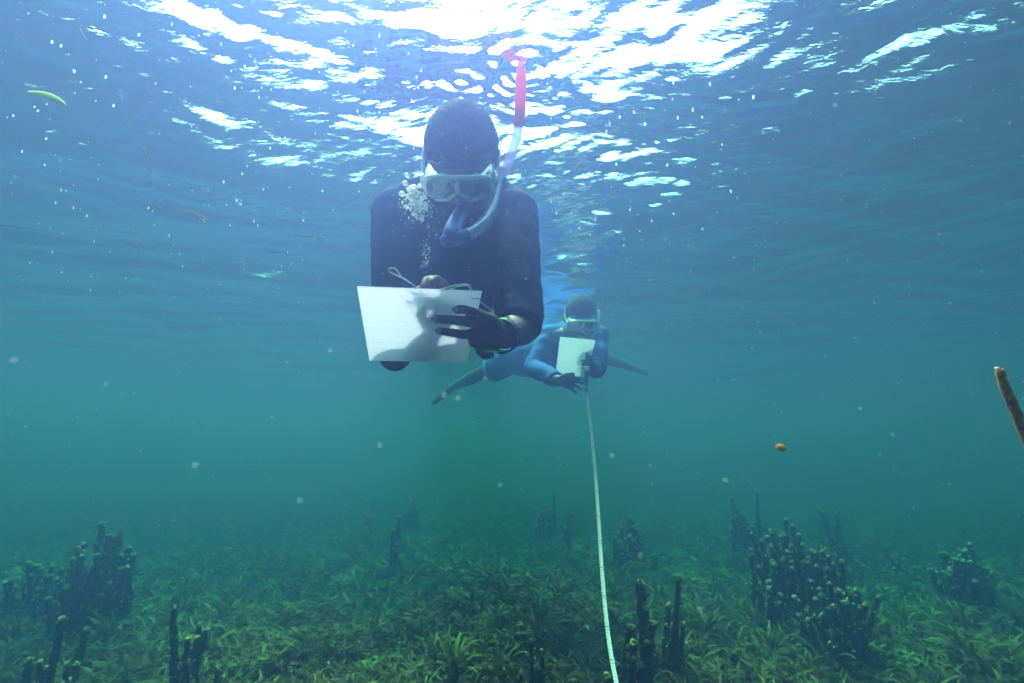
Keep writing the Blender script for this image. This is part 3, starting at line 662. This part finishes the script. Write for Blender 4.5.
# wristband with lime edge on the forearm beside the slate
m_black = mat('black_strap', (.008, .008, .010), .5, .3); m_lime = mat('lime_plastic', (.55, .85, .06), .4, .3)
wb = thing('wrist_watch', 'black wristband with a lime edge on the wrist of the nearer snorkeller', 'watch', P(499, 336, 1.02))
ax = (el_r - wr_r).normalized(); wc = wr_r.lerp(el_r, .02)
bm = bmesh.new(); s1 = (TOCAM - ax * TOCAM.dot(ax)).normalized(); s2 = ax.cross(s1)
def ring(bm, c, ax, r_, hw, th):
    v_ = []
    for k in range(28):
        a = 2 * math.pi * k / 28; dv = s1 * math.cos(a) + s2 * math.sin(a)
        v_.append([bm.verts.new(c + ax * hw + dv * r_), bm.verts.new(c + ax * hw + dv * (r_ + th)), bm.verts.new(c - ax * hw + dv * (r_ + th)), bm.verts.new(c - ax * hw + dv * r_)])
    for k in range(28):
        a, b = v_[k], v_[(k + 1) % 28]
        for j in range(4): bm.faces.new((a[j], b[j], b[(j + 1) % 4], a[(j + 1) % 4]))
ring(bm, wc, ax, .0315, .011, .004); meshobj('band', bm, m_black, wb, False)
topd = (UP * .95 + TOCAM * .3); topd = (topd - ax * topd.dot(ax)).normalized()
bm = bmesh.new(); ellipsoid(bm, wc + topd * .0325, (.012, .010, .004), Matrix((ax, ax.cross(topd), topd)).transposed(), 14, 8); meshobj('case', bm, m_lime, wb)
lowd = -topd
bm = bmesh.new(); tube(bm, [wc + ax * .008 + lowd * .033 + s1 * .004, wc + lowd * .035 + s1 * .006, P(484, 351, .99)], .0016, 6); meshobj('strap_end', bm, m_lime, wb)

# bubbles escaping beside the mask
m_bub = clear_mat('air_bubble', (1, .98, 1), .2, (.95, .9, .95), .05, .35)
def bubbles(name, pts, label, m=m_bub):
    bm = bmesh.new()
    for p, r_ in pts:
        bmesh.ops.create_icosphere(bm, subdivisions=2 if r_ > .002 else 1, radius=1, matrix=Matrix.Translation(p) @ Matrix.Diagonal((r_, r_, r_ * random.uniform(.7, 1), 1)))
    o = meshobj(name, bm, m); o['label'] = label; o['kind'] = 'stuff'; return o
bp = []
for k in range(260):
    a = random.gauss(0, 1); b = random.gauss(0, 1)
    bp.append((P(417 + a * 7, 204 + b * 6 + abs(a) * 1.5, 1.07 + random.gauss(0, .02)), random.uniform(.0008, .0034)))
for k in range(40): bp.append((P(414 + random.gauss(0, 4), 192 + random.gauss(0, 5), 1.07 + random.gauss(0, .012)), random.uniform(.003, .008)))
for k in range(110):
    t_ = random.random(); bp.append((P(410 + 45 * t_ + random.gauss(0, 5), 210 + 28 * t_ + random.gauss(0, 6), 1.05 + random.gauss(0, .03)), random.uniform(.0005, .0016)))
for k in range(110): bp.append((P(426 + random.gauss(0, 3), 256 + random.gauss(0, 9), 1.05 + random.gauss(0, .02)), random.uniform(.0004, .0013)))
bubbles('air_bubbles', bp, 'froth of silvery air bubbles beside the mask of the nearer snorkeller')
fb = []  # small white beads set just below the wave surface
for k in range(150):
    px, py = random.uniform(5, 430), random.uniform(5, 290)
    if px > 360 and py > 180: continue
    q = surf_hit(px, py); r_ = random.uniform(.0010, .0030) * (1 + .3 * q.length) * .5
    fb.append((q + Vector((0, 0, float(wave_z(np.array(q.x), np.array(q.y))) - r_ * .9)), r_))
for k in range(45):
    px, py = random.uniform(540, 760), random.uniform(60, 250); q = surf_hit(px, py); r_ = random.uniform(.0012, .003)
    fb.append((q + Vector((0, 0, float(wave_z(np.array(q.x), np.array(q.y))) - r_ * .9)), r_))
m_speck = mat('white_speck', (.9, .9, .92), .4, .5, trans=.5)
bubbles('surface_specks', fb, 'scattered white specks just under the water surface', m_speck)

# ------------------------------------------------------------------ second swimmer behind
m_blue = mat('blue_rash_guard', (.003, .045, .26), .8, .15, (.005, .065, .34), 10, .3, 30)
m_blue2 = mat('blue_shorts', (.005, .08, .40), .7, .2); m_skin2 = mat('brown_skin', (.075, .045, .032), .5, .3, (.10, .062, .045), 25)
m_hood = mat('dark_hair', (.014, .014, .018), .8, .2, (.03, .03, .035), 200, .8, 300)
D = 2.5
H2 = Head(P(580.5, 316.5, 2.62), R(24), .97)
a_l, a_r = P(549, 337, 2.76), P(597, 336, 2.74); e_l, e_r = P(533, 368, 2.62), P(597, 368, 2.54)
w_l, w_r = P(557, 380, 2.36), P(594, 366, 2.33)
ch2, pv2 = P(570, 347, 2.86), P(524, 357, 3.4)
sw2 = thing('person', 'farther snorkeller in a bright blue rash guard holding a small slate and the tape', 'person', pv2)
s2p = head_prims(H2) + [('c', H2.at(0, -.03, -.07), P(575, 333, 2.62), .055, .06), ('e', ch2, (.14, .12, .14)), ('c', ch2, pv2, .125, .12),
    ('c', P(575, 336, 2.64), a_l, .055, .055), ('c', P(575, 336, 2.64), a_r, .055, .055), ('c', a_l, e_l, .050, .038), ('c', a_r, e_r, .05, .038), ('c', e_l, w_l, .038, .026), ('c', e_r, w_r, .038, .026)]
kneeL, ankL, toeL = P(484, 372, 3.8), P(452, 388, 4.3), P(434, 403, 4.5)
kneeR, ankR, toeR = P(586, 353, 3.7), P(628, 366, 3.75), P(646, 373, 3.7)
for hp, kn, an, to in ((pv2 + Vector((-.07, 0, 0)), kneeL, ankL, toeL), (pv2 + Vector((.08, .05, 0)), kneeR, ankR, toeR)):
    s2p += [('c', hp, kn, .08, .050), ('c', kn, kn.lerp(an, .4), .047, .050), ('c', kn.lerp(an, .4), an, .048, .027), ('c', an, to, .032, .022)]
def simple_hand(w_, tips, r_=.0078, thumb=None, palm=.014):
    out = []
    for t_ in tips:
        m_ = w_.lerp(t_, .5); k_ = m_.lerp(t_, .5) + (TOCAM + UP) * .006
        out += [('c', w_, m_, palm + .004, r_ + .003), ('c', m_, k_, r_ + .001, r_), ('c', k_, t_, r_, r_ - .0015)]
    if thumb: out += [('c', w_, thumb[0], palm, .011), ('c', thumb[0], thumb[1], .011, .009)]
    return out
s2p += simple_hand(w_l, [P(583, 378.5, 2.30), P(584.5, 384, 2.30), P(582, 389.5, 2.31), P(576, 393, 2.32)], thumb=(P(565, 375.5, 2.33), P(573, 374, 2.31)))
s2p += simple_hand(w_r, [P(581.5, 360, 2.29), P(582.5, 364.5, 2.29), P(583.5, 368.5, 2.30), P(585, 372, 2.31)], thumb=(P(591, 359, 2.31), P(587, 355, 2.30)))
blob('body', s2p, m_skin2, .0038, sw2, 2)
eyes(H2, sw2); hair(H2, sw2, m_hood)
blob('rash_guard', [('e', ch2, (.15, .13, .15)), ('c', ch2, ch2.lerp(pv2, .85), .135, .125), ('c', P(575, 337, 2.66), a_l, .065, .064), ('c', P(575, 337, 2.66), a_r, .065, .062),
    ('c', H2.at(0, -.04, -.1), P(575, 336, 2.66), .062, .08), ('c', a_l, ch2, .07, .12), ('c', a_r, ch2, .07, .12),
    ('c', a_l, e_l, .062, .050), ('t', e_l, w_l.lerp(e_l, .02), .050, .040), ('c', a_r, e_r, .060, .05), ('t', e_r, w_r.lerp(e_r, .35), .05, .044)], m_blue, .008, sw2, 3, .009, 13)
blob('shorts', [('c', ch2.lerp(pv2, .75), pv2, .130, .135), ('t', pv2 + Vector((-.05, 0, 0)), pv2.lerp(kneeL, .75), .105, .098), ('t', pv2 + Vector((.06, .03, 0)), pv2.lerp(kneeR, .5), .1, .09)], m_blue2, .009, sw2, 3, .005, 12)
# white trim with small print round the left leg of the shorts
m_white = mat('white_trim', (.7, .72, .75), .6, .2)
ax2 = (kneeL - pv2).normalized(); s1 = (TOCAM - ax2 * TOCAM.dot(ax2)).normalized(); s2 = ax2.cross(s1)
bm = bmesh.new(); ring(bm, pv2.lerp(kneeL, .66), ax2, .101, .013, .004); meshobj('leg_trim', bm, m_white, sw2)
bm = bmesh.new()
for k in range(-5, 6):
    a = k * .21; dv = s1 * math.cos(a) + s2 * math.sin(a); c = pv2.lerp(kneeL, .66) + dv * .1065
    tg = ax2.cross(dv); bmesh.ops.create_cube(bm, size=1, matrix=Matrix.Translation(c) @ Matrix((ax2, tg, dv)).transposed().to_4x4() @ Matrix.Diagonal((.014, .007, .001, 1)))
meshobj('trim_print', bm, m_blue2, sw2, False)
dive_mask(H2, 'pale-framed dive mask with a lime top edge worn by the farther snorkeller', mat('grey_frame', (.35, .40, .45), .3, .5), m_lime)
bm = bmesh.new(); mo = H2.at(0, .11, -.066)
sn2 = thing('snorkel', 'short clear snorkel in the mouth of the farther snorkeller', 'snorkel', mo)
tube(bm, [mo, H2.at(.01, .125, -.07), H2.at(.04, .12, -.075), H2.at(.075, .08, -.05), H2.at(.088, .05, -.01), H2.at(.09, .02, .045)], .008, 10, smooth=4)
meshobj('tube', bm, m_hose, sn2)
bm = bmesh.new(); ellipsoid(bm, H2.at(0, .112, -.068), (.03, .014, .014), H2.rot); meshobj('mouthpiece', bm, m_sil, sn2)
m_slate2 = slate_mat('slate_plastic_aqua', (.80, .70, .84))
slate((P(560, 337, 2.36), P(595.5, 340, 2.37), P(586, 378, 2.44), P(555.5, 374.5, 2.44)), m_slate2, 'small pale slate held against the chest of the farther snorkeller')

# ------------------------------------------------------------------ measuring tape
def tape_mat():
    m = mat('tape_plastic', (.60, .45, .60), .4, .3, trans=.25); n = m.node_tree; b = n.nodes['Principled BSDF']
    uv = n.nodes.new('ShaderNodeUVMap'); uv.uv_map = 'UVMap'; sx = n.nodes.new('ShaderNodeSeparateXYZ'); n.links.new(uv.outputs[0], sx.inputs[0])
    def M(op, a, b_):
        k = n.nodes.new('ShaderNodeMath'); k.operation = op
        for i, q in enumerate((a, b_)):
            if isinstance(q, (int, float)): k.inputs[i].default_value = q
            else: n.links.new(q, k.inputs[i])
        return k.outputs[0]
    cm = M('FRACT', M('MULTIPLY', sx.outputs[1], 100), 0)            # one tick per centimetre
    tick = M('MULTIPLY', M('LESS_THAN', cm, .22), M('LESS_THAN', sx.outputs[0], .35))
    dm = M('FRACT', M('MULTIPLY', sx.outputs[1], 10), 0); big = M('MULTIPLY', M('LESS_THAN', dm, .035), M('LESS_THAN', sx.outputs[0], .8))
    dig = M('MULTIPLY', M('LESS_THAN', M('ABSOLUTE', M('SUBTRACT', dm, .12), 0), .012), M('GREATER_THAN', sx.outputs[0], .45))
    f = M('MAXIMUM', M('MAXIMUM', tick, big), dig)
    mx = n.nodes.new('ShaderNodeMix'); mx.data_type = 'RGBA'; n.links.new(f, mx.inputs[0]); mx.inputs[6].default_value = (.90, .52, .72, 1); mx.inputs[7].default_value = (.06, .07, .1, 1)
    n.links.new(mx.outputs[2], b.inputs['Base Color']); return m
tp = [P(586.5, 390, 2.32), P(588, 405, 2.26), P(591, 430, 2.17), P(595, 470, 2.03), P(598, 510, 1.91), P(600.5, 550, 1.79), P(603.5, 590, 1.67), P(607.5, 630, 1.56), P(612, 660, 1.48), P(616.5, 683, 1.42), P(624, 715, 1.34), P(640, 770, 1.24), P(668, 860, 1.16)]
tape = thing('measuring_tape', 'long white survey tape running from the farther snorkeller down to the seabed', 'measuring tape', tp[0])
def ribbon(pts, wd, th, m, parent, name):
    q = []
    n = len(pts)
    for i in range(n - 1):
        p0, p1, p2, p3 = pts[max(i - 1, 0)], pts[i], pts[i + 1], pts[min(i + 2, n - 1)]
        for k in range(6):
            t = k / 6; q.append(.5 * ((2 * p1) + (p2 - p0) * t + (2 * p0 - 5 * p1 + 4 * p2 - p3) * t * t + (3 * p1 - p0 - 3 * p2 + p3) * t ** 3))
    q.append(pts[-1]); bm = bmesh.new(); uvl = bm.loops.layers.uv.new('UVMap'); rows = []; s = 0; ss = []
    for i, p in enumerate(q):
        tg = (q[min(i + 1, len(q) - 1)] - q[max(i - 1, 0)]).normalized()
        tw = .25 * math.sin(i * .09 + 1); sd = (RT * math.cos(tw) + Vector((0, 1, .3)) * math.sin(tw)); sd = (sd - tg * sd.dot(tg)).normalized(); nn = sd.cross(tg)
        if i: s += (q[i] - q[i - 1]).length
        ss.append(s); rows.append([bm.verts.new(p + sd * a * wd / 2 + nn * b * th / 2 - parent.location) for a, b in ((-1, -1), (1, -1), (1, 1), (-1, 1))])
    for i in range(len(rows) - 1):
        for j in range(4):
            f = bm.faces.new((rows[i][j], rows[i][(j + 1) % 4], rows[i + 1][(j + 1) % 4], rows[i + 1][j]))
            for lp, (uu, vv) in zip(f.loops, ((0, ss[i]), (1, ss[i]), (1, ss[i + 1]), (0, ss[i + 1]))): lp[uvl].uv = (uu if j in (0,) else 1 - uu, vv)
    me = bpy.data.meshes.new(name); bm.to_mesh(me); bm.free(); me.materials.append(m); return link(name, me, parent)
ribbon(tp, .0125, .0008, tape_mat(), tape, 'ribbon')
bm = bmesh.new(); ellipsoid(bm, P(586.3, 389, 2.32), (.012, .010, .016), None, 12, 8); meshobj('end_hook', bm, mat('cream_hook', (.7, .65, .35), .5, .3), tape)
bm = bmesh.new(); tube(bm, [P(587, 352, 2.28), P(587, 362, 2.28), P(586.5, 374, 2.29), P(586.3, 386, 2.31)], [.005, .010, .010, .007], 10, smooth=3); meshobj('handle', bm, mat('grey_blue_handle', (.05, .10, .22), .4, .4), tape)
bm = bmesh.new(); tube(bm, [P(586.7, 366, 2.272), P(586.6, 371, 2.275)], .0115, 10, smooth=1); meshobj('handle_band', bm, m_white, tape)

# ------------------------------------------------------------------ things adrift
def drifting_leaf(p0, p1, w_, m, name, label, bend=.02):
    bm = bmesh.new(); rows = []; n = 10; d_ = (p1 - p0); side = d_.cross(TOCAM).normalized(); c0 = (p0 + p1) / 2
    for i in range(n):
        t = i / (n - 1); c = p0 + d_ * t + side * bend * math.sin(math.pi * t) - side * bend * .8 * max(0, t - .8) * 4; ww = w_ * (math.sin(math.pi * (t * .9 + .06)) ** .6) / 2
        rows.append([bm.verts.new(c - c0 + side * ww * a + TOCAM * b) for a, b in ((-1, .0), (0, .0012), (1, 0), (0, -.0006))])
    for i in range(n - 1):
        for j in range(4): bm.faces.new((rows[i][j], rows[i][(j + 1) % 4], rows[i + 1][(j + 1) % 4], rows[i + 1][j]))
    bm.faces.new(rows[0][::-1]); bm.faces.new(rows[-1])
    o = meshobj(name, bm, m); o.location = c0; tag(o, label, 'leaf'); return o
m_fresh = mat('fresh_leaf', (.42, .62, .05), .5, .3, (.62, .78, .10), 40, trans=.4)
drifting_leaf(P(28, 92, .85), P(67, 104, .85), .010, m_fresh, 'drifting_leaf', 'yellow-green blade drifting just under the surface at upper left', -.004)
m_deb = mat('brown_debris', (.30, .17, .10), .7, .2, (.45, .30, .2), 50, trans=.2)
def twig(name, pts, r_, label, m=m_deb, extra=()):
    bm = bmesh.new(); c0 = pts[0]; tube(bm, [p - c0 for p in pts], r_, 6, smooth=4)
    for e_ in extra: tube(bm, [p - c0 for p in e_], r_ * .7 if not hasattr(r_, '__len__') else .0006, 5, smooth=3)
    o = meshobj(name, bm, m); o.location = c0; tag(o, label, 'debris'); return o
twig('algae_fragment', [P(144, 147, .9), P(147, 156, .9), P(149.5, 166, .9), P(150, 175, .9)], .0007, 'thin brown sprig of algae drifting below the yellow-green blade', extra=[[P(145, 168, .9), P(148, 172, .9), P(150, 175, .9)], [P(148, 158, .9), P(152, 157, .905)]])
twig('algae_fragment', [P(185, 211, .95), P(195, 213, .95), P(204, 222, .95)], .0011, 'pinkish tangle of algae drifting left of the nearer snorkeller', extra=[[P(190, 211, .95), P(199, 219, .95), P(207, 219, .94)], [P(194, 213, .94), P(203, 216, .95), P(208, 221, .95)], [P(197, 214, .95), P(201, 223, .95)]])
twig('algae_fragment', [P(312, 239, .9), P(318, 236, .9), P(326, 239, .9), P(328, 244, .9)], .0007, 'small pale curl of algae between the pinkish tangle and the slate')
twig('algae_fragment', [P(80, 28, .9), P(83, 34, .9), P(87, 39, .9)], .0007, 'tiny brown sliver near the upper left corner')
twig('algae_fragment', [P(241, 261, .9), P(245, 264, .9)], .0012, 'tiny reddish speck drifting below the pale curl')
bm = bmesh.new(); ellipsoid(bm, Vector(), (.0036, .0008, .0024), Matrix.Rotation(.3, 3, 'Y'), 12, 8); o = meshobj('orange_flake', bm, mat('orange_flake', (.75, .22, .05), 1, .0, (.9, .36, .12), 200), None); o.location = P(781, 448, .36); tag(o, 'orange flake floating over the meadow right of the tape', 'flake')
# algae stalk poking in from the right
m_org = mat('orange_stalk', (.62, .16, .02), .8, .2, (.90, .34, .06), 160, .9, 300)
o_ = thing('algae_stalk', 'rough orange-brown algae stalk reaching in from the right edge', 'algae', P(1060, 500, .5))
bm = bmesh.new(); tube(bm, [P(1060, 500, .50), P(1040, 462, .50), P(1026, 436, .5), P(1015, 410, .5), P(1006, 390, .5), P(1000, 372, .5), P(999.5, 369.5, .5)], [.0050, .0049, .0047, .0045, .0042, .0036, .0026], 12, smooth=6)
for v_ in bm.verts: v_.co += Vector((noise.noise(v_.co * 500), noise.noise(v_.co * 500 + Vector((9, 0, 0))), noise.noise(v_.co * 500 + Vector((0, 9, 0))))) * .0009
meshobj('stem', bm, m_org, o_)
bm = bmesh.new(); ellipsoid(bm, P(996.8, 368.3, .498), (.0022, .0015, .0013), None, 10, 6); ellipsoid(bm, P(1002, 369.5, .5), (.0018, .0014, .0010), None, 10, 6); meshobj('broken_tip', bm, mat('pale_break', (.75, .72, .65), .6, .2), o_)

# marine snow
sp = []
m_snow = mat('marine_snow', (.55, .6, .6), .8, .1, trans=.4)
for k in range(3600):
    d_ = random.uniform(.35, 3.2) ; q = P(random.uniform(-60, 1084), random.uniform(-20, 690), d_)
    if q.z > WATER_Z - .03 or q.z < .15: continue
    sp.append((q, random.uniform(.0003, .0010) * (.5 + .45 * d_)))
bubbles('marine_snow', sp, 'fine pale particles suspended throughout the water', m_snow)
m_soft = clear_mat('soft_particle', (1, 1, 1), .055, (.8, .85, .9), .5, 0)
sp = [(P(x, y, .33 + .1 * random.random()), random.uniform(.0012, .0024)) for x, y in [(106, 384), (14, 360), (458, 398), (444, 395), (558, 457), (893, 435), (925, 458), (612, 455), (380, 445), (500, 485), (300, 500), (700, 610), (640, 555), (330, 350), (665, 240), (835, 105), (485, 378), (790, 300), (960, 120), (195, 465), (725, 480), (860, 408), (420, 70), (285, 70), (60, 160)]]
bubbles('soft_particles', sp, 'faint round out-of-focus specks close to the lens', m_soft)

# ------------------------------------------------------------------ the water itself
bm = bmesh.new(); bmesh.ops.create_cube(bm, size=1); me = bpy.data.meshes.new('haze'); bm.to_mesh(me); bm.free()
hz = link('haze', me); hz['kind'] = 'stuff'; hz.scale = (96, 60, 3.2); hz.location = (0, 20, 1.93 - 1.6); hz['label'] = 'blue-green sea water that dims everything far away'
hm = bpy.data.materials.new('haze'); hm.use_nodes = True; n = hm.node_tree; n.nodes.clear(); out = n.nodes.new('ShaderNodeOutputMaterial'); pv = n.nodes.new('ShaderNodeVolumePrincipled')
n.links.new(pv.outputs[0], out.inputs['Volume']); me.materials.append(hm)
dn = max(a + b for a, b in zip(SCAT, ABSO)) * 1.0001
C_ = [s / dn for s in SCAT]; A_ = [max(0, 1 - (a / dn) / (1 - c)) ** 2 for a, c in zip(ABSO, C_)]
pv.inputs['Density'].default_value = dn; pv.inputs['Color'].default_value = (*C_, 1); pv.inputs['Absorption Color'].default_value = (*A_, 1); pv.inputs['Anisotropy'].default_value = ANISO
